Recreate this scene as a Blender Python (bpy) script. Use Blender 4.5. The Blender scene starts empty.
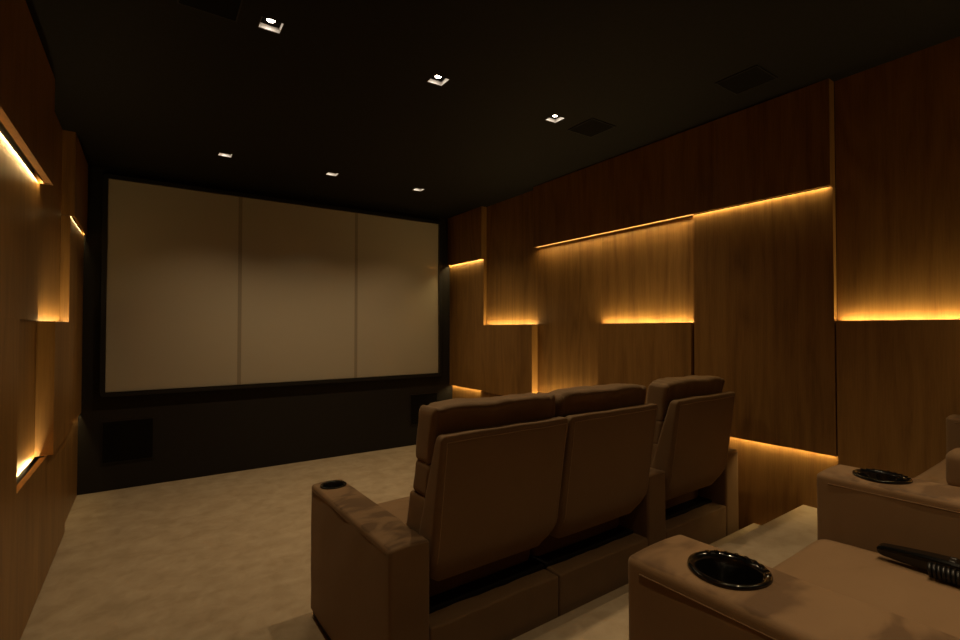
import bpy, bmesh, math, random
from mathutils import Vector, Matrix, noise

random.seed(7)
SC = bpy.context.scene
COL = SC.collection
R = math.radians

# ------------------------------------------------------------------ camera, world, exposure
cam_data = bpy.data.cameras.new('camera')
cam_data.sensor_width = 36.0
cam_data.lens = 485.0 / 960.0 * 36.0
cam_data.clip_start = 0.02
cam = bpy.data.objects.new('camera', cam_data)
cam.location = (0.0, 0.0, 1.4)
cam.rotation_euler = (R(91.05), 0.0, R(-34.3))
COL.objects.link(cam)
SC.camera = cam

world = bpy.data.worlds.new('world')
SC.world = world
world.use_nodes = True
world.node_tree.nodes['Background'].inputs[0].default_value = (0.0, 0.0, 0.0, 1)
world.node_tree.nodes['Background'].inputs[1].default_value = 0.0

SC.view_settings.view_transform = 'Standard'
SC.view_settings.look = 'None'
SC.view_settings.gamma = 1.0
SC.view_settings.use_curve_mapping = False
SC.view_settings.exposure = 0.0
SC.cycles.use_denoising = True
SC.cycles.max_bounces = 8
SC.cycles.diffuse_bounces = 5
SC.cycles.sample_clamp_indirect = 4.0
SC.cycles.caustics_reflective = False
SC.cycles.caustics_refractive = False

LED_COL = (1.0, 0.69, 0.28)
SPOT_COL = (1.0, 0.72, 0.40)
SPOT_W = 34.0
LED_E = 118.0

# ------------------------------------------------------------------ dimensions (metres)
XL, XR = -0.517, 3.19          # back planes of the panelled walls
YF, YB = 5.30, -1.60           # screen wall, back wall
ZC = 2.80
Z1, Z2, Z3 = 0.69, 1.445, 2.20   # panel joint heights
STEP_Z, PLAT_Z = 0.165, 0.366
STEP_Y, PLAT_Y = 1.545, 1.265


# ------------------------------------------------------------------ materials
def mat(name):
    m = bpy.data.materials.new(name)
    m.use_nodes = True
    nt = m.node_tree
    b = nt.nodes['Principled BSDF']
    return m, nt, b


def plain(name, col, rough=0.5, spec=0.5, metal=0.0, coat=0.0):
    m, nt, b = mat(name)
    b.inputs['Base Color'].default_value = (*col, 1)
    b.inputs['Roughness'].default_value = rough
    b.inputs['Specular IOR Level'].default_value = spec
    b.inputs['Metallic'].default_value = metal
    b.inputs['Coat Weight'].default_value = coat
    return m


def ramp(nt, stops):
    n = nt.nodes.new('ShaderNodeValToRGB')
    e = n.color_ramp.elements
    e[0].position, e[0].color = stops[0][0], (*stops[0][1], 1)
    e[1].position, e[1].color = stops[-1][0], (*stops[-1][1], 1)
    for p, c in stops[1:-1]:
        k = e.new(p)
        k.color = (*c, 1)
    return n


def wood_material():
    m, nt, b = mat('oak_veneer')
    L = nt.links.new
    tc = nt.nodes.new('ShaderNodeTexCoord')
    oi = nt.nodes.new('ShaderNodeObjectInfo')
    add = nt.nodes.new('ShaderNodeVectorMath'); add.operation = 'ADD'
    off = nt.nodes.new('ShaderNodeVectorMath'); off.operation = 'SCALE'
    off.inputs[0].default_value = (3.1, 17.0, 9.0)
    L(oi.outputs['Random'], off.inputs['Scale'])
    L(tc.outputs['Object'], add.inputs[0])
    L(off.outputs[0], add.inputs[1])
    # long vertical grain
    mp = nt.nodes.new('ShaderNodeMapping'); mp.inputs['Scale'].default_value = (26, 26, 0.9)
    L(add.outputs[0], mp.inputs[0])
    n1 = nt.nodes.new('ShaderNodeTexNoise'); n1.inputs['Scale'].default_value = 1.0
    n1.inputs['Detail'].default_value = 7; n1.inputs['Roughness'].default_value = 0.62
    n1.inputs['Distortion'].default_value = 0.5
    L(mp.outputs[0], n1.inputs[0])
    # fine pores
    mp2 = nt.nodes.new('ShaderNodeMapping'); mp2.inputs['Scale'].default_value = (170, 170, 8)
    L(add.outputs[0], mp2.inputs[0])
    n2 = nt.nodes.new('ShaderNodeTexNoise'); n2.inputs['Scale'].default_value = 1.0
    n2.inputs['Detail'].default_value = 3
    L(mp2.outputs[0], n2.inputs[0])
    # cathedral figure
    mp3 = nt.nodes.new('ShaderNodeMapping'); mp3.inputs['Scale'].default_value = (4.2, 4.2, 0.55)
    L(add.outputs[0], mp3.inputs[0])
    n3 = nt.nodes.new('ShaderNodeTexNoise'); n3.inputs['Scale'].default_value = 1.0
    n3.inputs['Detail'].default_value = 1.5
    L(mp3.outputs[0], n3.inputs[0])
    mul = nt.nodes.new('ShaderNodeMath'); mul.operation = 'MULTIPLY'; mul.inputs[1].default_value = 14.0
    L(n3.outputs[0], mul.inputs[0])
    fr = nt.nodes.new('ShaderNodeMath'); fr.operation = 'PINGPONG'; fr.inputs[1].default_value = 1.0
    L(mul.outputs[0], fr.inputs[0])
    # veneer leaves: tone changes every 12 cm or so
    sx = nt.nodes.new('ShaderNodeSeparateXYZ'); L(add.outputs[0], sx.inputs[0])
    sc = nt.nodes.new('ShaderNodeMath'); sc.operation = 'MULTIPLY'; sc.inputs[1].default_value = 7.5
    L(sx.outputs['Y'], sc.inputs[0])
    fl = nt.nodes.new('ShaderNodeMath'); fl.operation = 'FLOOR'; L(sc.outputs[0], fl.inputs[0])
    wn = nt.nodes.new('ShaderNodeTexWhiteNoise'); wn.noise_dimensions = '1D'; L(fl.outputs[0], wn.inputs['W'])
    # combine
    c1 = nt.nodes.new('ShaderNodeMix'); c1.data_type = 'FLOAT'; c1.inputs[0].default_value = 0.28
    L(n1.outputs[0], c1.inputs[2]); L(fr.outputs[0], c1.inputs[3])
    c2 = nt.nodes.new('ShaderNodeMix'); c2.data_type = 'FLOAT'; c2.inputs[0].default_value = 0.38
    L(c1.outputs[0], c2.inputs[2]); L(n2.outputs[0], c2.inputs[3])
    c3 = nt.nodes.new('ShaderNodeMix'); c3.data_type = 'FLOAT'; c3.inputs[0].default_value = 0.12
    L(c2.outputs[0], c3.inputs[2]); L(wn.outputs[0], c3.inputs[3])
    rp = ramp(nt, [(0.30, (0.176, 0.088, 0.024)), (0.48, (0.260, 0.136, 0.038)), (0.70, (0.335, 0.182, 0.054))])
    L(c3.outputs[0], rp.inputs[0])
    L(rp.outputs[0], b.inputs['Base Color'])
    b.inputs['Roughness'].default_value = 0.42
    b.inputs['Specular IOR Level'].default_value = 0.45
    bp = nt.nodes.new('ShaderNodeBump'); bp.inputs['Strength'].default_value = 0.06
    bp.inputs['Distance'].default_value = 0.002
    L(c2.outputs[0], bp.inputs['Height']); L(bp.outputs[0], b.inputs['Normal'])
    return m


def carpet_material():
    m, nt, b = mat('beige_carpet')
    L = nt.links.new
    tc = nt.nodes.new('ShaderNodeTexCoord')
    n1 = nt.nodes.new('ShaderNodeTexNoise'); n1.inputs['Scale'].default_value = 11.0
    n1.inputs['Detail'].default_value = 6; n1.inputs['Roughness'].default_value = 0.62
    n1.inputs['Distortion'].default_value = 0.6
    L(tc.outputs['Object'], n1.inputs[0])
    mpp = nt.nodes.new('ShaderNodeMapping'); mpp.inputs['Scale'].default_value = (3.0, 4.0, 1)
    L(tc.outputs['Object'], mpp.inputs[0])
    n3 = nt.nodes.new('ShaderNodeTexNoise'); n3.inputs['Scale'].default_value = 1.6
    n3.inputs['Detail'].default_value = 5; n3.inputs['Distortion'].default_value = 0.4
    L(mpp.outputs[0], n3.inputs[0])
    mx = nt.nodes.new('ShaderNodeMix'); mx.data_type = 'FLOAT'; mx.inputs[0].default_value = 0.5
    L(n1.outputs[0], mx.inputs[2]); L(n3.outputs[0], mx.inputs[3])
    rp = ramp(nt, [(0.38, (0.330, 0.258, 0.170)), (0.50, (0.385, 0.306, 0.208)), (0.64, (0.440, 0.356, 0.248))])
    L(mx.outputs[0], rp.inputs[0]); L(rp.outputs[0], b.inputs['Base Color'])
    n2 = nt.nodes.new('ShaderNodeTexNoise'); n2.inputs['Scale'].default_value = 260
    n2.inputs['Detail'].default_value = 2
    L(tc.outputs['Object'], n2.inputs[0])
    bp = nt.nodes.new('ShaderNodeBump'); bp.inputs['Strength'].default_value = 0.25
    bp.inputs['Distance'].default_value = 0.004
    L(n2.outputs[0], bp.inputs['Height']); L(bp.outputs[0], b.inputs['Normal'])
    b.inputs['Roughness'].default_value = 0.95
    b.inputs['Specular IOR Level'].default_value = 0.1
    b.inputs['Sheen Weight'].default_value = 0.15
    return m


def suede_material(name, lo):
    m, nt, b = mat(name)
    L = nt.links.new
    tc = nt.nodes.new('ShaderNodeTexCoord')
    oi = nt.nodes.new('ShaderNodeObjectInfo')
    add = nt.nodes.new('ShaderNodeVectorMath'); add.operation = 'ADD'
    cmb = nt.nodes.new('ShaderNodeVectorMath'); cmb.operation = 'SCALE'
    cmb.inputs[0].default_value = (11, 7, 5)
    L(oi.outputs['Random'], cmb.inputs['Scale'])
    L(tc.outputs['Object'], add.inputs[0]); L(cmb.outputs[0], add.inputs[1])
    n1 = nt.nodes.new('ShaderNodeTexNoise'); n1.inputs['Scale'].default_value = 1.0
    n1.inputs['Detail'].default_value = 3; n1.inputs['Roughness'].default_value = 0.5
    n1.inputs['Distortion'].default_value = 0.5
    mps = nt.nodes.new('ShaderNodeMapping'); mps.inputs['Scale'].default_value = (6.0, 13.0, 5.0)
    mps.inputs['Rotation'].default_value = (0, 0, R(38))
    L(add.outputs[0], mps.inputs[0]); L(mps.outputs[0], n1.inputs[0])
    rp = ramp(nt, [lo, (lo[0] + 0.10, (0.184, 0.110, 0.053)), (0.75, (0.202, 0.123, 0.061))])
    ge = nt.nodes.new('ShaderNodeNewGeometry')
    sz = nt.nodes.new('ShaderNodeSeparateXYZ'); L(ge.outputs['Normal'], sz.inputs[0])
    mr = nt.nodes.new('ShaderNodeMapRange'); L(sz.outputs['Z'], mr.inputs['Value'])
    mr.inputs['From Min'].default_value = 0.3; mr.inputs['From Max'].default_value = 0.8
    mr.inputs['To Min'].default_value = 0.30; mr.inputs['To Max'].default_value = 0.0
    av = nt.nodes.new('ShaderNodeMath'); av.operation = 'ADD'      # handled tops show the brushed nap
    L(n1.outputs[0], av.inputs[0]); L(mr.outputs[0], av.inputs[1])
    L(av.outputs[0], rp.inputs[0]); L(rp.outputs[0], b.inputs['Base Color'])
    n2 = nt.nodes.new('ShaderNodeTexNoise'); n2.inputs['Scale'].default_value = 420
    n2.inputs['Detail'].default_value = 2
    L(add.outputs[0], n2.inputs[0])
    bp = nt.nodes.new('ShaderNodeBump'); bp.inputs['Strength'].default_value = 0.12
    bp.inputs['Distance'].default_value = 0.002
    L(n2.outputs[0], bp.inputs['Height']); L(bp.outputs[0], b.inputs['Normal'])
    b.inputs['Roughness'].default_value = 0.72
    b.inputs['Specular IOR Level'].default_value = 0.25
    b.inputs['Sheen Weight'].default_value = 0.2
    b.inputs['Sheen Roughness'].default_value = 0.5
    b.inputs['Sheen Tint'].default_value = (1.0, 0.8, 0.6, 1)
    return m


def screen_material(name, col):
    m, nt, b = mat(name)
    L = nt.links.new
    tc = nt.nodes.new('ShaderNodeTexCoord')
    n = nt.nodes.new('ShaderNodeTexNoise'); n.inputs['Scale'].default_value = 900
    L(tc.outputs['Object'], n.inputs[0])
    bp = nt.nodes.new('ShaderNodeBump'); bp.inputs['Strength'].default_value = 0.03
    bp.inputs['Distance'].default_value = 0.001
    L(n.outputs[0], bp.inputs['Height']); L(bp.outputs[0], b.inputs['Normal'])
    b.inputs['Base Color'].default_value = (*col, 1)
    b.inputs['Roughness'].default_value = 0.2
    b.inputs['Specular IOR Level'].default_value = 0.35
    return m


def speckled(name, c0, c1, scale, rough, spec=0.3):
    m, nt, b = mat(name)
    L = nt.links.new
    tc = nt.nodes.new('ShaderNodeTexCoord')
    n = nt.nodes.new('ShaderNodeTexNoise'); n.inputs['Scale'].default_value = scale
    n.inputs['Detail'].default_value = 3
    L(tc.outputs['Object'], n.inputs[0])
    rp = ramp(nt, [(0.4, c0), (0.6, c1)])
    L(n.outputs[0], rp.inputs[0]); L(rp.outputs[0], b.inputs['Base Color'])
    b.inputs['Roughness'].default_value = rough
    b.inputs['Specular IOR Level'].default_value = spec
    return m


def emitter(name, col, strength):
    m, nt, b = mat(name)
    b.inputs['Base Color'].default_value = (*col, 1)
    b.inputs['Emission Color'].default_value = (*col, 1)
    b.inputs['Emission Strength'].default_value = strength
    return m


WOOD = wood_material()
CARPET = carpet_material()
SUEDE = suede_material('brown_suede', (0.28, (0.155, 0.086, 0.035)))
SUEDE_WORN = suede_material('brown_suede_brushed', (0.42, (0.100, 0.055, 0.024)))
SCREEN = screen_material('projection_fabric', (0.43, 0.385, 0.30))
SEAM = screen_material('projection_fabric_seam', (0.29, 0.255, 0.195))
BLACKWALL = speckled('black_fabric_wall', (0.010, 0.0085, 0.007), (0.014, 0.0115, 0.0095), 300, 0.7)
BAFFLE = plain('black_baffle', (0.003, 0.003, 0.003), 0.8, 0.1)
BLACKPAINT = speckled('black_ceiling_paint', (0.0058, 0.0048, 0.0035), (0.0074, 0.0062, 0.0045), 40, 0.75, 0.2)
GRILLE = speckled('black_speaker_cloth', (0.0045, 0.004, 0.0035), (0.007, 0.006, 0.005), 700, 0.9, 0.1)
VELVET = plain('black_velvet_frame', (0.006, 0.006, 0.006), 0.55, 0.4)
METAL = plain('dark_anodised_metal', (0.02, 0.018, 0.016), 0.35, 0.5, 0.6)
BEAD = plain('grey_metal_bead', (0.10, 0.09, 0.075), 0.3, 0.5, 0.8)
GLOSSBLACK = plain('gloss_black_plastic', (0.004, 0.004, 0.004), 0.12, 0.5)
SATINBLACK = plain('satin_black_plastic', (0.008, 0.008, 0.009), 0.35, 0.5)
PLINTH = plain('black_plinth', (0.01, 0.008, 0.007), 0.6, 0.3)
WHITE = plain('white_reflector', (0.85, 0.82, 0.78), 0.3, 0.5)
LED = emitter('warm_led_diffuser', LED_COL, LED_E)
LED_LOW = emitter('warm_led_diffuser_low_output', LED_COL, LED_E * 0.55)
LED_HIGH = emitter('warm_led_diffuser_high_output', LED_COL, LED_E * 2.2)
LAMP = emitter('lamp_lens', (1.0, 0.86, 0.70), 24.0)
STITCH = plain('tan_piping', (0.34, 0.225, 0.13), 0.6, 0.3)


# ------------------------------------------------------------------ mesh helpers
def link(name, me, parent=None, smooth=False, kind=None, label=None):
    o = bpy.data.objects.new(name, me)
    COL.objects.link(o)
    if parent is not None:
        o.parent = parent
    if smooth:
        for p in me.polygons:
            p.use_smooth = True
    if kind:
        o['kind'] = kind
    if label:
        o['label'] = label
    return o


def tag(o, label, cat, group=None):
    o['label'] = label
    o['category'] = cat
    if group:
        o['group'] = group
    return o


def empty(name, loc):
    o = bpy.data.objects.new(name, None)
    o.empty_display_size = 0.1
    o.location = loc
    COL.objects.link(o)
    return o


class MB:
    """collects simple solids into one mesh"""
    def __init__(self):
        self.v, self.f, self.m = [], [], []

    def box(self, x0, x1, y0, y1, z0, z1, mi=0):
        x0, x1 = min(x0, x1), max(x0, x1)
        n = len(self.v)
        self.v += [(x0, y0, z0), (x1, y0, z0), (x1, y1, z0), (x0, y1, z0),
                   (x0, y0, z1), (x1, y0, z1), (x1, y1, z1), (x0, y1, z1)]
        for q in ((0, 3, 2, 1), (4, 5, 6, 7), (0, 1, 5, 4), (1, 2, 6, 5), (2, 3, 7, 6), (3, 0, 4, 7)):
            self.f.append(tuple(n + i for i in q)); self.m.append(mi)
        return self

    def prism(self, xz, y0, y1, mi=0):
        n, N = len(self.v), len(xz)
        self.v += [(x, y0, z) for x, z in xz] + [(x, y1, z) for x, z in xz]
        for i in range(N):
            k = (i + 1) % N
            self.f.append((n + i, n + k, n + N + k, n + N + i)); self.m.append(mi)
        self.f.append(tuple(n + i for i in reversed(range(N)))); self.m.append(mi)
        self.f.append(tuple(n + N + i for i in range(N))); self.m.append(mi)
        return self

    def tube(self, pts, r, seg=8, closed=False, mi=0):
        pts = [Vector(p) for p in pts]
        N = len(pts)
        rings = []
        prev = None
        for i, p in enumerate(pts):
            a = pts[(i - 1) % N] if (closed or i > 0) else p
            b = pts[(i + 1) % N] if (closed or i < N - 1) else p
            t = (b - a).normalized()
            if prev is None:
                up = Vector((0, 0, 1)) if abs(t.z) < 0.9 else Vector((1, 0, 0))
                u = t.cross(up).normalized()
            else:
                u = (prev - t * prev.dot(t)).normalized()
            prev = u
            w = t.cross(u)
            n = len(self.v)
            for k in range(seg):
                an = 2 * math.pi * k / seg
                self.v.append(tuple(p + (u * math.cos(an) + w * math.sin(an)) * r))
            rings.append(n)
        for i in range(N if closed else N - 1):
            a, b = rings[i], rings[(i + 1) % N]
            for k in range(seg):
                k2 = (k + 1) % seg
                self.f.append((a + k, b + k, b + k2, a + k2)); self.m.append(mi)
        if not closed:
            self.f.append(tuple(rings[0] + k for k in range(seg))); self.m.append(mi)
            self.f.append(tuple(rings[-1] + k for k in reversed(range(seg)))); self.m.append(mi)
        return self

    def lathe(self, prof, cx, cy, cz, seg=40, mi=0):
        """prof: list of (r, z); r=0 ends are poles"""
        rows = []
        for (r, z) in prof:
            n = len(self.v)
            if r < 1e-6:
                self.v.append((cx, cy, cz + z)); rows.append((n, 1))
            else:
                for k in range(seg):
                    a = 2 * math.pi * k / seg
                    self.v.append((cx + r * math.cos(a), cy + r * math.sin(a), cz + z))
                rows.append((n, seg))
        for (a, na), (b, nb) in zip(rows, rows[1:]):
            for k in range(seg):
                k2 = (k + 1) % seg
                if na == 1:
                    self.f.append((a, b + k2, b + k)) if nb > 1 else None
                elif nb == 1:
                    self.f.append((a + k, a + k2, b))
                else:
                    self.f.append((a + k, a + k2, b + k2, b + k))
                self.m.append(mi)
        return self

    def build(self, name, mats, parent=None, smooth=False, bevel=0.0, **kw):
        me = bpy.data.meshes.new(name)
        me.from_pydata(self.v, [], self.f)
        mats = mats if isinstance(mats, (list, tuple)) else [mats]
        for m in mats:
            me.materials.append(m)
        for p, mi in zip(me.polygons, self.m):
            p.material_index = mi
        bm = bmesh.new(); bm.from_mesh(me)
        bmesh.ops.recalc_face_normals(bm, faces=bm.faces)
        if bevel > 0:
            bmesh.ops.bevel(bm, geom=list(bm.edges), offset=bevel, segments=2, affect='EDGES', clamp_overlap=True)
        bm.to_mesh(me); bm.free()
        return link(name, me, parent, smooth, **kw)


def soft(c, half, r, div=(6, 6, 6), k=3, fn=None):
    """rounded box around c, as (verts, faces); fn(local Vector) -> local Vector reshapes it"""
    h = Vector(half)
    r = min(r, min(half) * 0.98)

    def axis(H, n):
        core = H - r
        edge = [core + r * math.tan(math.pi / 4 * i / k) for i in range(1, k + 1)]
        mid = [-core + 2 * core * i / n for i in range(n + 1)]
        return [-e for e in reversed(edge)] + mid + edge
    ax = [axis(h[i], div[i]) for i in range(3)]
    verts, faces, idx = [], [], {}

    def vid(p):
        key = tuple(round(q, 6) for q in p)
        if key in idx:
            return idx[key]
        P = Vector(p)
        core = Vector([max(-(h[i] - r), min(h[i] - r, P[i])) for i in range(3)])
        d = P - core
        if d.length > 1e-9:
            P = core + d.normalized() * r
        if fn:
            P = fn(P)
        idx[key] = len(verts)
        verts.append(tuple(P + Vector(c)))
        return idx[key]
    for a in range(3):
        b, d = (a + 1) % 3, (a + 2) % 3
        for s in (-1, 1):
            for i in range(len(ax[b]) - 1):
                for j in range(len(ax[d]) - 1):
                    q = []
                    for (ii, jj) in ((i, j), (i + 1, j), (i + 1, j + 1), (i, j + 1)):
                        p = [0, 0, 0]
                        p[a] = s * h[a]; p[b] = ax[b][ii]; p[d] = ax[d][jj]
                        q.append(vid(p))
                    faces.append(tuple(q if s > 0 else reversed(q)))
    return verts, faces


def soft_obj(name, c, half, r, m, parent, div=(6, 6, 6), k=3, fn=None, **kw):
    v, f = soft(c, half, r, div, k, fn)
    me = bpy.data.meshes.new(name)
    me.from_pydata(v, [], f)
    me.materials.append(m)
    bm = bmesh.new(); bm.from_mesh(me)
    bmesh.ops.recalc_face_normals(bm, faces=bm.faces)
    bm.to_mesh(me); bm.free()
    return link(name, me, parent, True, **kw)


# ------------------------------------------------------------------ room shell
MB().box(XL - 0.05, XR + 0.05, STEP_Y - 0.6, YF + 0.05, -0.06, 0.0).build('floor', CARPET, kind='structure',
    label='beige mottled carpet in front of the screen')


def slab(name, ya, yb0, yb1, z1, label):
    """carpeted slab whose front edge runs from yb0 (open side) to yb1 (panelled side)"""
    mb = MB().box(XL - 0.02, XR + 0.02, ya, yb0, 0.0, z1)
    for i, v in enumerate(mb.v):
        if v[1] == yb0:
            mb.v[i] = (v[0], yb0 if v[0] < 1 else yb1, v[2])
    mb.build(name, CARPET, bevel=0.008, kind='structure', label=label)


slab('step', 1.0, STEP_Y - 0.035, STEP_Y + 0.050, STEP_Z, 'low carpeted step between the two seat rows')
slab('platform', YB, PLAT_Y - 0.045, PLAT_Y + 0.045, PLAT_Z, 'carpeted platform carrying the rear seat row')
MB().box(XL - 0.1, XR + 0.1, YB - 0.1, YF + 0.1, ZC + 0.09, ZC + 0.16).build('ceiling', BLACKPAINT, kind='structure',
    label='black painted ceiling slab')

wall_front = MB().box(XL - 0.1, XR + 0.1, YF, YF + 0.08, -0.06, ZC + 0.1).build('wall_front', BLACKWALL, kind='structure',
    label='black fabric wall around the projection screen')
MB().box(XL - 0.1, XR + 0.1, YB - 0.08, YB, -0.06, ZC + 0.1).build('wall_back', WOOD, kind='structure', label='wood veneered back wall')
wall_right = MB().box(XR + 0.02, XR + 0.1, YB - 0.05, YF + 0.05, -0.06, ZC + 0.1).build('wall_right', PLINTH, kind='structure',
    label='wall of overlapping backlit wood panels beside the seats')
wall_left = MB().box(XL - 0.1, XL - 0.02, YB - 0.05, YF + 0.05, -0.06, ZC + 0.1).build('wall_left', PLINTH, kind='structure',
    label='wall of overlapping backlit wood panels beside the open carpet')

# ceiling face with openings for the square downlights
LY = (0.38, 2.37, 4.355)
LX = ((0.45, 1.335, 2.22), (0.45, 1.332, 2.222), (0.492, 1.354, 2.224))      # one tuple per row
LH = 0.0465
cf = MB()
ys = [YB - 0.05]
for y in LY:
    ys += [y - LH, y + LH]
ys.append(YF + 0.02)
for j in range(len(ys) - 1):
    xs = [XL - 0.05]
    if j % 2 == 1:
        for x in LX[j // 2]:
            xs += [x - LH, x + LH]
    xs.append(XR + 0.05)
    for i in range(0, len(xs) - 1, 2):
        cf.box(xs[i], xs[i + 1], ys[j], ys[j + 1], ZC, ZC + 0.012)
cf.build('ceiling_board', BLACKPAINT, kind='structure', label='matt black ceiling with square light openings')

TH = 0.012   # board thickness


def panel(wall, side, p, y0, y1, z0, z1, y0ret=True, y1ret=True):
    """one veneered board standing p metres proud of the back plane"""
    g = 0.0015
    y0 += g; y1 -= g; z0 += g; z1 -= (g if z1 < ZC - 0.01 else 0)
    X0 = XR if side > 0 else XL
    X = lambda q: X0 - side * q
    mb = MB()
    if p < 0.02:
        mb.box(X(-0.018), X(p), y0, y1, z0, z1)
    else:
        mb.box(X(p - TH), X(p), y0, y1, z0, z1)
        if y0ret:
            mb.box(X(-0.001), X(p - TH), y0, y0 + TH, z0, z1)
        if y1ret:
            mb.box(X(-0.001), X(p - TH), y1 - TH, y1, z0, z1)
    return mb.build('wood_panel', WOOD, wall)


def strip(wall, side, p, y0, y1, z, up, w=0.010, tilt=25, e=None):
    """LED strip: dark profile with a warm diffuser turned tilt degrees towards the wall"""
    X0 = XR if side > 0 else XL
    s = 1 if up else -1
    t = R(tilt)
    dq, dz = -math.sin(t), s * math.cos(t)          # diffuser normal in (proud, z)
    uq, uz = math.cos(t), s * math.sin(t)           # across the strip

    def P(a, n):
        q = p + w / 2 + uq * a + dq * n
        return (X0 - side * q, z + uz * a + dz * n)
    mb = MB()
    mb.prism([P(-w / 2, -0.006), P(w / 2, -0.006), P(w / 2, 0), P(-w / 2, 0)], y0, y1, 0)
    h = w / 2 - 0.0007
    a, b = P(-h, 0.0004), P(h, 0.0004)
    n = len(mb.v)
    mb.v += [(a[0], y0 + 0.002, a[1]), (b[0], y0 + 0.002, b[1]), (b[0], y1 - 0.002, b[1]), (a[0], y1 - 0.002, a[1])]
    mb.f.append((n, n + 1, n + 2, n + 3)); mb.m.append(1)
    mb.prism([P(w / 2, -0.006), P(w / 2 + 0.0012, -0.006), P(w / 2 + 0.0012, 0.002), P(w / 2, 0.002)], y0, y1, 0)
    return mb.build('light_strip', [METAL, e or LED], wall, label='warm linear light strip')


def wood_lip(wall, side, p0, p1, y0, y1, z0, z1):
    X0 = XR if side > 0 else XL
    return MB().box(X0 - side * p0, X0 - side * p1, y0, y1, z0, z1).build('wood_lip', WOOD, wall)


W, S = wall_right, 1
aY, bY, cY, eY, fY = 4.54, 3.660, 2.83, 1.963, 1.118
panel(W, S, 0.072, aY, YF, Z3, ZC)                 # by the screen, top
panel(W, S, 0.042, aY, YF, Z1, Z3)                 # by the screen, middle
panel(W, S, 0.0, 4.58, YF, 0, Z1)
panel(W, S, 0.0, bY, aY, Z2, ZC)
panel(W, S, 0.075, bY, aY, Z1, Z2)
panel(W, S, 0.0, cY, bY, Z1, Z3)
panel(W, S, 0.050, cY, 4.58, 0, Z1)
panel(W, S, 0.0, eY, cY, Z2, Z3)
panel(W, S, 0.060, eY + 0.010, cY, 0, Z2)
panel(W, S, 0.067, fY, bY - 0.015, Z3, ZC)
panel(W, S, 0.037, fY, eY, Z1, Z3)
panel(W, S, 0.0, fY, eY, 0, Z1)
panel(W, S, 0.0, -0.25, fY, Z2, ZC)
panel(W, S, 0.045, -0.25, fY - 0.008, 0, Z2)
panel(W, S, 0.067, YB, -0.25, Z3, ZC)
panel(W, S, 0.037, YB, -0.25, 0, Z3)
strip(W, S, 0.046, aY + 0.015, YF - 0.01, Z3 + 0.009, False, tilt=6)
strip(W, S, 0.010, aY + 0.015, YF - 0.01, Z1 + 0.009, False, tilt=6, e=LED_LOW)
strip(W, S, 0.030, bY + 0.015, aY - 0.015, Z2 - 0.009, True, tilt=6)
strip(W, S, 0.022, cY + 0.015, bY - 0.004, Z1 - 0.009, True, tilt=6, e=LED_HIGH)
strip(W, S, 0.025, eY + 0.025, cY - 0.015, Z2 - 0.009, True, tilt=6)
strip(W, S, 0.042, fY + 0.015, bY - 0.03, Z3 + 0.009, False, tilt=6, e=LED_LOW)
strip(W, S, 0.010, fY + 0.015, eY - 0.015, Z1 + 0.009, False, tilt=6, e=LED_LOW)
strip(W, S, 0.018, -0.23, fY - 0.022, Z2 - 0.009, True, tilt=6)

wood_lip(W, S, 0.001, 0.040, eY + 0.002, bY - 0.032, Z3 + 0.003, Z3 + 0.009)  # lip added to catch bounced strip light as a bright line under the soffit

W, S = wall_left, -1
panel(W, S, 0.072, 4.45, YF, Z3, ZC)
panel(W, S, 0.050, 4.45, YF, Z1, Z3)
panel(W, S, 0.030, 4.38, YF, 0, Z1)
panel(W, S, 0.0, 3.60, 4.45, Z2, ZC)
panel(W, S, 0.078, 3.62, 4.45, Z1, Z2)
panel(W, S, 0.0, 2.83, 3.62, Z1, Z2)
panel(W, S, 0.010, 1.98, 3.58, Z2, Z3)
panel(W, S, 0.067, 1.10, 3.57, Z3, ZC)
panel(W, S, 0.052, 2.83, 4.38, 0, Z1)
panel(W, S, 0.058, 1.10, 2.83, 0, Z2)
panel(W, S, 0.037, 1.10, 1.98, Z2, Z3)
panel(W, S, 0.0, -0.25, 1.10, Z2, ZC)
panel(W, S, 0.045, -0.25, 1.10, 0, Z2)
panel(W, S, 0.067, YB, -0.25, Z3, ZC)
panel(W, S, 0.037, YB, -0.25, 0, Z3)
strip(W, S, 0.053, 4.465, YF - 0.01, Z3 + 0.012, False, w=0.007, tilt=58)
strip(W, S, 0.032, 4.465, YF - 0.01, Z1 + 0.012, False, w=0.006, tilt=40)
strip(W, S, 0.030, 3.635, 4.435, Z2 - 0.009, True, tilt=6)
strip(W, S, 0.014, 2.845, 3.605, Z1 - 0.010, True, w=0.008, tilt=60, e=LED_HIGH)
wood_lip(W, S, 0.026, 0.040, 2.845, 3.605, Z1 - 0.010, Z1 - 0.004)
strip(W, S, 0.021, 1.115, 3.555, Z3 + 0.012, False, tilt=60)
wood_lip(W, S, 0.034, 0.055, 1.115, 3.555, Z3 + 0.005, Z3 + 0.012)
strip(W, S, 0.018, -0.23, 1.085, Z2 - 0.018, True)

# ------------------------------------------------------------------ projection screen
scr = empty('projection_screen', (1.33, YF, 0.83))
tag(scr, 'wide pale projection screen in a black frame on the end wall', 'screen')


def wchild(o):          # meshes are written in world coordinates
    o.matrix_parent_inverse = Matrix.Translation(o.parent.location).inverted()
    return o


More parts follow.
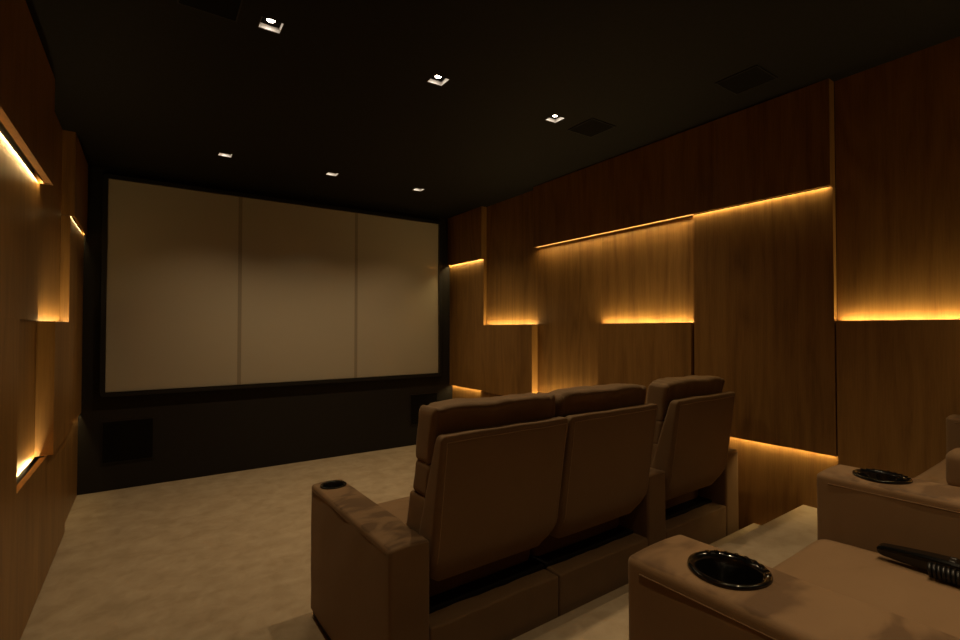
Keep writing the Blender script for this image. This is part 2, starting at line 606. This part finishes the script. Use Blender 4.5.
sx0, sx1, sz0, sz1 = -0.306, 2.966, 0.855, 2.700
seams = (0.733, 1.912)
yy = YF - 0.030
edges = [sx0, seams[0], seams[1], sx1]
for a, b in zip(edges, edges[1:]):
    l = a + (0.017 if a != sx0 else 0); r_ = b - (0.017 if b != sx1 else 0)
    wchild(MB().box(l, r_, yy - 0.004, yy + 0.004, sz0, sz1).build('screen_panel', SCREEN, scr))
for s in seams:
    wchild(MB().box(s - 0.017, s + 0.017, yy - 0.0035, yy + 0.004, sz0, sz1).build('screen_seam', SEAM, scr,
           label='darker vertical joint in the screen fabric'))


def frame_ring(x0, x1, z0, z1, w, rad, ya, yb, n=8):
    """rounded rectangular ring"""
    def loop(a, b, c, d, r):
        pts = []
        for (cx, cz, a0) in ((b - r, d - r, 0), (a + r, d - r, 90), (a + r, c + r, 180), (b - r, c + r, 270)):
            for k in range(n + 1):
                t = R(a0 + 90 * k / n)
                pts.append((cx + r * math.cos(t), cz + r * math.sin(t)))
        return pts
    outer = loop(x0 - w, x1 + w, z0 - w, z1 + w, rad)
    inner = loop(x0, x1, z0, z1, 0.003)
    N = len(outer)
    v, f = [], []
    for ring, y in ((outer, yb), (outer, ya + 0.006), (outer, ya), (inner, ya), (inner, yb)):
        v += [(p[0], y, p[1]) for p in ring]
    # small chamfer
    for i, p in enumerate(outer):
        cx, cz = (x0 + x1) / 2, (z0 + z1) / 2
        v[2 * N + i] = (p[0] - 0.005 * (1 if p[0] > cx else -1), ya, p[1] - 0.005 * (1 if p[1] > cz else -1))
    for r_ in range(4):
        for i in range(N):
            j = (i + 1) % N
            f.append((r_ * N + i, r_ * N + j, (r_ + 1) * N + j, (r_ + 1) * N + i))
    mb = MB(); mb.v, mb.f, mb.m = v, f, [0] * len(f)
    return mb


wchild(frame_ring(sx0, sx1, sz0, sz1, 0.042, 0.035, YF - 0.055, YF).build('screen_frame', VELVET, scr,
       label='black frame with rounded corners'))
wchild(frame_ring(sx0 + 0.001, sx1 - 0.001, sz0 + 0.001, sz1 - 0.001, 0.006, 0.006, YF - 0.058, YF - 0.040).build('frame_bead', BEAD, scr,
       label='thin metal bead around the fabric'))


def grille(x0, x1, z0, z1, label):
    o = empty('wall_speaker', ((x0 + x1) / 2, YF, z0))
    tag(o, label, 'speaker')
    wchild(MB().box(x0 + 0.008, x1 - 0.008, YF - 0.006, YF + 0.002, z0 + 0.008, z1 - 0.008).build('speaker_cloth', GRILLE, o))
    fr = MB()
    fr.box(x0, x1, YF - 0.008, YF + 0.002, z1 - 0.008, z1).box(x0, x1, YF - 0.008, YF + 0.002, z0, z0 + 0.008)
    fr.box(x0, x0 + 0.008, YF - 0.008, YF + 0.002, z0 + 0.008, z1 - 0.008).box(x1 - 0.008, x1, YF - 0.008, YF + 0.002, z0 + 0.008, z1 - 0.008)
    wchild(fr.build('grille_frame', PLINTH, o))


grille(-0.33, 0.045, 0.235, 0.600, 'square black speaker grille low on the black wall, beside the open carpet')
grille(2.60, 2.97, 0.240, 0.610, 'square black speaker grille low on the black wall, half hidden by the seats')


def ceiling_speaker(cx, cy, label):
    o = empty('ceiling_speaker', (cx, cy, ZC))
    tag(o, label, 'speaker')
    h = 0.115
    wchild(MB().box(cx - h + 0.006, cx + h - 0.006, cy - h + 0.006, cy + h - 0.006, ZC - 0.004, ZC).build('speaker_cloth', GRILLE, o))
    fr = MB()
    fr.box(cx - h, cx + h, cy - h, cy - h + 0.006, ZC - 0.006, ZC).box(cx - h, cx + h, cy + h - 0.006, cy + h, ZC - 0.006, ZC)
    fr.box(cx - h, cx - h + 0.006, cy - h + 0.006, cy + h - 0.006, ZC - 0.006, ZC).box(cx + h - 0.006, cx + h, cy - h + 0.006, cy + h - 0.006, ZC - 0.006, ZC)
    wchild(fr.build('grille_frame', PLINTH, o))


ceiling_speaker(0.20, 2.31, 'black square ceiling speaker near the large downlight at the frame top')
ceiling_speaker(2.53, 2.33, 'black square ceiling speaker close beside a downlight')
ceiling_speaker(2.76, 1.39, 'black square ceiling speaker above the wide wood panel, nearer the camera')

# ------------------------------------------------------------------ downlights
dl_label = {
    (0, 1): 'square recessed downlight, largest in view, on the black ceiling',
    (1, 1): 'square recessed downlight, middle one of the nearer ceiling row',
    (2, 1): 'square recessed downlight in the nearer row, closest to the panelled wall by the seats',
    (0, 2): 'small square downlight in the row by the screen, above the open carpet side',
    (1, 2): 'small square downlight, middle one of the row by the screen',
    (2, 2): 'small square downlight by the screen, closest to the panelled wall behind the seats',
    (0, 0): 'square recessed downlight above the aisle beside the rear seats',
    (1, 0): 'square recessed downlight above the rear seat with the handset',
    (2, 0): 'square recessed downlight above the rear double seat',
}


def downlight(i, j):
    cx, cy = LX[j][i], LY[j]
    o = empty('ceiling_downlight', (cx, cy, ZC))
    tag(o, dl_label[(i, j)], 'downlight', 'square recessed ceiling downlights')
    h, d, t = LH, 0.024, 0.0015
    mb = MB()   # reflector box
    mb.box(cx - h, cx + h, cy - h, cy - h + t, ZC + 0.001, ZC + d).box(cx - h, cx + h, cy + h - t, cy + h, ZC + 0.001, ZC + d)
    mb.box(cx - h, cx - h + t, cy - h + t, cy + h - t, ZC + 0.001, ZC + d).box(cx + h - t, cx + h, cy - h + t, cy + h - t, ZC + 0.001, ZC + d)
    wchild(mb.build('reflector', WHITE, o))
    fr = MB()
    w = 0.004
    for (a, b, c, e) in ((-h - w, h + w, -h - w, -h), (-h - w, h + w, h, h + w), (-h - w, -h, -h, h), (h, h + w, -h, h)):
        fr.box(cx + a, cx + b, cy + c, cy + e, ZC - 0.0015, ZC)
    wchild(fr.build('trim_ring', PLINTH, o))
    wchild(MB().box(cx - h, cx + h, cy - h, cy + h, ZC + d, ZC + d + 0.004).build('baffle', BAFFLE, o))
    wchild(MB().lathe([(0.0, 0.0225), (0.0225, 0.0225), (0.025, 0.0228), (0.026, 0.0245)], cx, cy, ZC).build('lamp_bezel', BAFFLE, o, smooth=True))
    wchild(MB().lathe([(0.0, 0.0212), (0.012, 0.0216), (0.0175, 0.0224)], cx, cy, ZC).build('lamp', LAMP, o, smooth=True))
    ld = bpy.data.lights.new('downlight_beam', 'SPOT')
    ld.energy = SPOT_W * (1.3 if j == 0 else 1.0)
    ld.color = SPOT_COL
    ld.spot_size = R(116)
    ld.spot_blend = 1.0
    ld.shadow_soft_size = 0.016
    lo = bpy.data.objects.new('downlight_beam', ld)
    COL.objects.link(lo)
    lo.location = (cx, cy, ZC + 0.021 - 0.018)
    if j == 0:
        lo.rotation_euler = (R(-20), 0, 0)      # tilt added to the rear-row beams to keep the front sofa's back darker
    lo.parent = o
    wchild(lo)


for j in (1, 2, 0):
    for i in range(3):
        downlight(i, j)


# ------------------------------------------------------------------ recliner sofas
def nz(p, s, seed=0.0):
    return noise.noise(Vector((p[0] * s + seed, p[1] * s - seed * 0.7, p[2] * s + seed * 1.3)))


def cut_hole(o, cx, cy, cz, r):
    cut = MB().lathe([(0, -0.09), (r, -0.09), (r, 0.1), (0, 0.1)], cx, cy, cz, 40).build('cutter', PLINTH)
    md = o.modifiers.new('cut', 'BOOLEAN'); md.object = cut; md.operation = 'DIFFERENCE'; md.solver = 'EXACT'
    bpy.context.view_layer.update()
    dg = bpy.context.evaluated_depsgraph_get()
    me = bpy.data.meshes.new_from_object(o.evaluated_get(dg))
    o.modifiers.clear()
    old = o.data; nm = old.name
    o.data = me; bpy.data.meshes.remove(old); me.name = nm
    cm = cut.data
    bpy.data.objects.remove(cut); bpy.data.meshes.remove(cm)
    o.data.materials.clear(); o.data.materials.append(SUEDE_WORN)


def cup_holder(parent, cx, cy, cz, rot=0.0):
    R0, R1 = 0.062, 0.047
    mb = MB()
    mb.lathe([(0, -0.075), (R1 - 0.006, -0.075), (R1, -0.066), (R1, -0.004), (R1 + 0.003, 0.001), (R0 - 0.006, 0.004),
              (R0 - 0.001, 0.003), (R0, 0.0), (R0 - 0.001, -0.004), (R1 + 0.002, -0.006)], cx, cy, cz, 48)
    o = mb.build('cup_holder', GLOSSBLACK, parent, smooth=True, label='gloss black round cup holder with control buttons')
    bt = MB()
    for k in range(9):      # touch keys on the rim
        a = rot + R(-62 + 15.5 * k)
        c, s = math.cos(a), math.sin(a)
        rr = (R0 + R1) / 2 + 0.001
        n = len(bt.v)
        for (dr, dt, z) in ((-.004, -.0035, .0035), (.004, -.0035, .0035), (.004, .0035, .0035), (-.004, .0035, .0035),
                            (-.003, -.0025, .0052), (.003, -.0025, .0052), (.003, .0025, .0052), (-.003, .0025, .0052)):
            bt.v.append((cx + (rr + dr) * c - dt * s, cy + (rr + dr) * s + dt * c, cz + z))
        for q in ((4, 5, 6, 7), (0, 1, 5, 4), (1, 2, 6, 5), (2, 3, 7, 6), (3, 0, 4, 7)):
            bt.f.append(tuple(n + i for i in q)); bt.m.append(0)
    m2 = bt.build('cup_buttons', GLOSSBLACK)
    # the keys belong to the cup holder mesh
    bm = bmesh.new(); bm.from_mesh(o.data); bm.from_mesh(m2.data); bm.to_mesh(o.data); bm.free()
    me = m2.data; bpy.data.objects.remove(m2); bpy.data.meshes.remove(me)
    return o


def armrest(root, x0, x1, y0, y1, z0, z1, cup=None, seed=0.0):
    hx, hy, hz = (x1 - x0) / 2, (y1 - y0) / 2, (z1 - z0) / 2

    def fn(p):
        q = p.copy()
        t = (p.z / hz + 1) / 2
        q.z += 0.005 * (1 - (p.x / hx) ** 2) * (t ** 4)                      # slight crown
        b = 0.004 * math.cos(p.y / hy * 1.5) * math.cos(p.z / hz * 1.5)
        q.x += b * (1 if p.x > 0 else -1) * min(1, abs(p.x) / hx)
        q.z += 0.0025 * nz(p, 9, seed) * t
        q.x += 0.002 * nz(p, 7, seed + 3)
        return q
    c = ((x0 + x1) / 2, (y0 + y1) / 2, (z0 + z1) / 2)
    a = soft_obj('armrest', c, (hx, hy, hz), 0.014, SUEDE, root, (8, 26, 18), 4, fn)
    wchild(a)
    if cup is not None:
        cut_hole(a, c[0], cup, z1, 0.049)
        for p in a.data.polygons:
            p.use_smooth = True
    if cup is not None:
        cup_holder(a, c[0], cup, z1 + 0.006, 0.0)
    # stitched seam just under the top edge, on each long side
    sm = MB()
    for sx in (x0 - 0.0005, x1 + 0.0005):
        sm.tube([(sx, y0 + 0.03 + (y1 - y0 - 0.06) * i / 12, z1 - 0.022) for i in range(13)], 0.0012, 6)
    sm.build('seam', SUEDE, a, smooth=True)
    return a


def back_set(root, x0, x1, yb, zb, seed):
    """shell, piping and the three stacked back cushions; yb = rear plane of the base, zb = floor under it"""
    xc, hw = (x0 + x1) / 2, (x1 - x0) / 2 - 0.004
    H0, H1 = 0.43, 1.020                    # shell bottom / top above the floor
    zc, hz = (H0 + H1) / 2, (H1 - H0) / 2
    yrear = lambda z: yb + 0.012 - 0.084 * ((z - H0) / (H1 - H0))      # leans back towards the top
    yfront = lambda z: yb + 0.155 - 0.210 * ((z - H0) / (H1 - H0)) ** 1.0 + 0.035

    def fs(p):
        z = zc + p.z
        t = (p.z / hz + 1) / 2
        k = (p.y / 0.05 + 1) / 2
        q = Vector((p.x, 0, p.z))
        ya, yf = yrear(z), yfront(z)
        y = ya + (yf - ya) * k
        if t < 0.25:                                     # lower edge curls under
            u = (0.25 - t) / 0.25
            y += 0.06 * u * u * (1 - k)
            q.x *= 1 - 0.05 * u * u * u
        e = max(0.0, abs(p.x) / hw - 0.80) / 0.20
        if t < 0.22:
            q.z += 0.055 * e * e * ((0.22 - t) / 0.22)   # rounded lower corners
        bul = (1 - (p.x / hw) ** 2) * math.sin(min(1, max(0, t)) * math.pi)
        y -= 0.010 * bul * (1 - k)
        y += 0.003 * nz(p, 6, seed)
        q.z += 0.004 * nz(Vector((p.x, 0, 0)), 9, seed + 5) * max(0, t - 0.8) * 5
        return Vector((q.x, y, q.z))
    sh = soft_obj('back_shell', (xc, 0, zb + zc), (hw, 0.05, hz), 0.022, SUEDE, root, (16, 4, 18), 4, fs)
    wchild(sh)
    # piping round the rear face
    pts = []
    ins = 0.020
    zlo, zhi = -hz * 0.62, hz - 0.024
    for i in range(13):
        pts.append((-hw + ins, -0.05, zlo + (zhi - zlo) * i / 12))
    for i in range(1, 16):
        pts.append((-hw + ins + 2 * (hw - ins) * i / 16, -0.05, zhi))
    for i in range(13):
        pts.append((hw - ins, -0.05, zhi - (zhi - zlo) * i / 12))
    pv = [fs(Vector(p)) + Vector((xc, -0.001, zb + zc)) for p in pts]
    MB().tube(pv, 0.0024, 6).build('piping', STITCH, sh, smooth=True)

    def cushion(name, z0, z1, y0, y1, rad, lean, sd, crease=True, hwid=hw - 0.002):
        cy, cz = (y0 + y1) / 2, (z0 + z1) / 2
        hy, hzz = (y1 - y0) / 2, (z1 - z0) / 2

        def fc(p):
            q = p.copy()
            ex = abs(p.x) / hwid
            q.y += lean * p.z / hzz
            q.z += 0.008 * (1 - ex ** 4) * (1 if p.z > 0 else -0.4)
            q.y += 0.010 * (1 - ex ** 2) * (p.y / hy)
            # gathered cloth near the ends
            g = max(0.0, (ex - 0.72) / 0.28)
            w = math.sin(p.x * 95 + p.z * 30 + sd) * 0.0045 * g * (1 if crease else 0.4)
            q.z += w; q.y += w * 0.6
            q.z += 0.008 * nz(p, 8, sd) + 0.0035 * nz(p, 24, sd + 2); q.y += 0.007 * nz(p, 7, sd + 4) + 0.003 * nz(p, 22, sd + 6)
            if crease:
                d = (abs(p.x) - hwid * 0.90) / 0.012
                s = 0.009 * math.exp(-d * d)
                q.z -= s * (1 if p.z > 0 else -1); q.y -= s * (1 if p.y > 0 else -1)
            return q
        return wchild(soft_obj(name, (xc, yb + cy, zb + cz), (hwid, hy, hzz), rad, SUEDE, root, (40, 5, 8), 4, fc))
    cushion('headrest', 0.890, 1.108, 0.006, 0.140, 0.026, -0.016, seed + 1)
    cushion('back_cushion', 0.762, 0.905, 0.030, 0.155, 0.022, -0.010, seed + 2)
    cushion('lumbar_cushion', 0.505, 0.778, 0.050, 0.232, 0.030, -0.045, seed + 3)


def seat_set(root, x0, x1, yb, yf, zb, seed):
    xc, hw = (x0 + x1) / 2, (x1 - x0) / 2 - 0.004

    def fseat(p):
        q = p.copy()
        ex, ey = abs(p.x) / hw, abs(p.y) / 0.36
        if p.z > 0:
            q.z += 0.018 * (1 - ex ** 4) * (1 - ey ** 4)
        q.z += 0.004 * nz(p, 6, seed)
        return q
    y0, y1 = yb + 0.16, yf
    hy = (y1 - y0) / 2
    wchild(soft_obj('seat_cushion', (xc, (y0 + y1) / 2, zb + 0.395), (hw, hy, 0.085), 0.045, SUEDE, root, (12, 14, 4), 4, fseat))
    # front flap of the footrest
    wchild(soft_obj('footrest', (xc, yf - 0.035, zb + 0.19), (hw, 0.028, 0.125), 0.02, SUEDE, root, (8, 3, 5), 3))

    # rear and bottom body panel
    def fb(p):
        q = p.copy()
        if p.z > 0:
            q.z += 0.004 * nz(p, 16, seed + 8)
            q.y += 0.004 * nz(p, 11, seed + 9)
        return q
    wchild(soft_obj('base_panel', (xc, yb + 0.045, zb + 0.18), (hw + 0.003, 0.045, 0.140), 0.010, SUEDE, root, (30, 3, 8), 3, fb))
    b = MB().box(x0 + 0.004, x1 - 0.004, yb + 0.09, yf - 0.07, zb + 0.06, zb + 0.33)
    wchild(b.build('seat_box', PLINTH, root))


def sofa(name, label, zb, yb, yf, arms, seats, cups, centre=None):
    root = empty(name, ((arms[0][0] + arms[-1][1]) / 2, (yb + yf) / 2, zb))
    tag(root, label, 'sofa', 'suede cinema sofas')
    for n, (a, b) in enumerate(arms):
        armrest(root, a, b, yb, yf, zb + 0.032, zb + 0.638, yf + cups[n] if cups[n] else None, n * 3.1 + zb)
        pl = MB().box(a + 0.012, b - 0.012, yb + 0.015, yf - 0.012, zb, zb + 0.036)
        wchild(pl.build('foot', PLINTH, root))
    for n, (a, b) in enumerate(seats):
        back_set(root, a, b, yb, zb, 11.3 * n + zb * 5)
        seat_set(root, a, b, yb, yf, zb, 7.7 * n + zb * 3)
        pl = MB().box(a, b, yb + 0.02, yf - 0.09, zb, zb + 0.045)
        wchild(pl.build('plinth', PLINTH, root))
    if centre:
        x0, x1, y0, y1, z1 = centre
        wchild(soft_obj('centre_armrest', ((x0 + x1) / 2, (y0 + y1) / 2, zb + z1 - 0.07), ((x1 - x0) / 2, (y1 - y0) / 2, 0.07), 0.035,
                        SUEDE, root, (6, 14, 4), 4))
    return root


front = sofa('recliner_sofa', 'brown suede three-seat recliner sofa seen from behind, facing the screen', 0.0, 1.587, 2.480,
     [(0.675, 0.835), (2.130, 2.287), (2.915, 3.070)],
     [(0.837, 1.482), (1.485, 2.128), (2.289, 2.913)], [-0.095, -0.095, -0.095])
front.rotation_euler.z = R(1.6)

RB, RF = -0.30, 0.600
rear = sofa('recliner_sofa', 'brown suede recliner sofa on the carpeted platform, cut by the frame edge', PLAT_Z, RB, RF,
     [(0.706, 0.872), (1.530, 1.694), (2.975, 3.105)],
     [(0.874, 1.528), (1.696, 2.337), (2.340, 2.973)], [-0.140, -0.125, -0.115],
     (2.285, 2.405, RB + 0.20, 0.480, 0.617))
rear.rotation_euler.z = R(1.6)

# ------------------------------------------------------------------ handset on the rear seat
hs = empty('handset', (1.43, 0.40, PLAT_Z + 0.50))
tag(hs, 'black glossy wired handset lying on the rear seat cushion', 'remote control')
HL = Matrix.Translation((1.446, 0.298, PLAT_Z + 0.515)) @ Matrix.Rotation(R(-85), 4, 'Z')   # long axis = local x


def hs_child(v, f, name, m, **kw):
    me = bpy.data.meshes.new(name)
    me.from_pydata([tuple(HL @ Vector(p)) for p in v], [], f)
    me.materials.append(m)
    return wchild(link(name, me, hs, True, **kw))


def fh(p):
    q = p.copy()
    t = (p.x / 0.13 + 1) / 2            # 0 = tip far from camera
    q.y *= 0.55 + 0.55 * t
    q.z *= 0.65 + 0.5 * math.sin(t * 3.0)
    return q


v, f = soft((0, 0, 0), (0.13, 0.031, 0.016), 0.013, (16, 5, 2), 3, fh)
hs_child(v, f, 'handset_body', GLOSSBLACK)
for i in range(4):
    for k in (-1, 1):
        v, f = soft((0.0 + i * 0.022, k * 0.010, 0.0165), (0.006, 0.005, 0.003), 0.002, (1, 1, 1), 2)
        hs_child(v, f, 'button', SATINBLACK)
mb = MB()
pts = []
turns = 20
for i in range(turns * 12 + 1):
    a = 2 * math.pi * i / 12
    s = i / (turns * 12)
    pts.append((-0.035 + 0.15 * s, -0.040 - 0.012 * s + 0.012 * math.cos(a), -0.003 + 0.012 * math.sin(a)))
mb.tube(pts, 0.0036, 6)
hs_child(mb.v, mb.f, 'coiled_cord', SATINBLACK, label='coiled black cord')
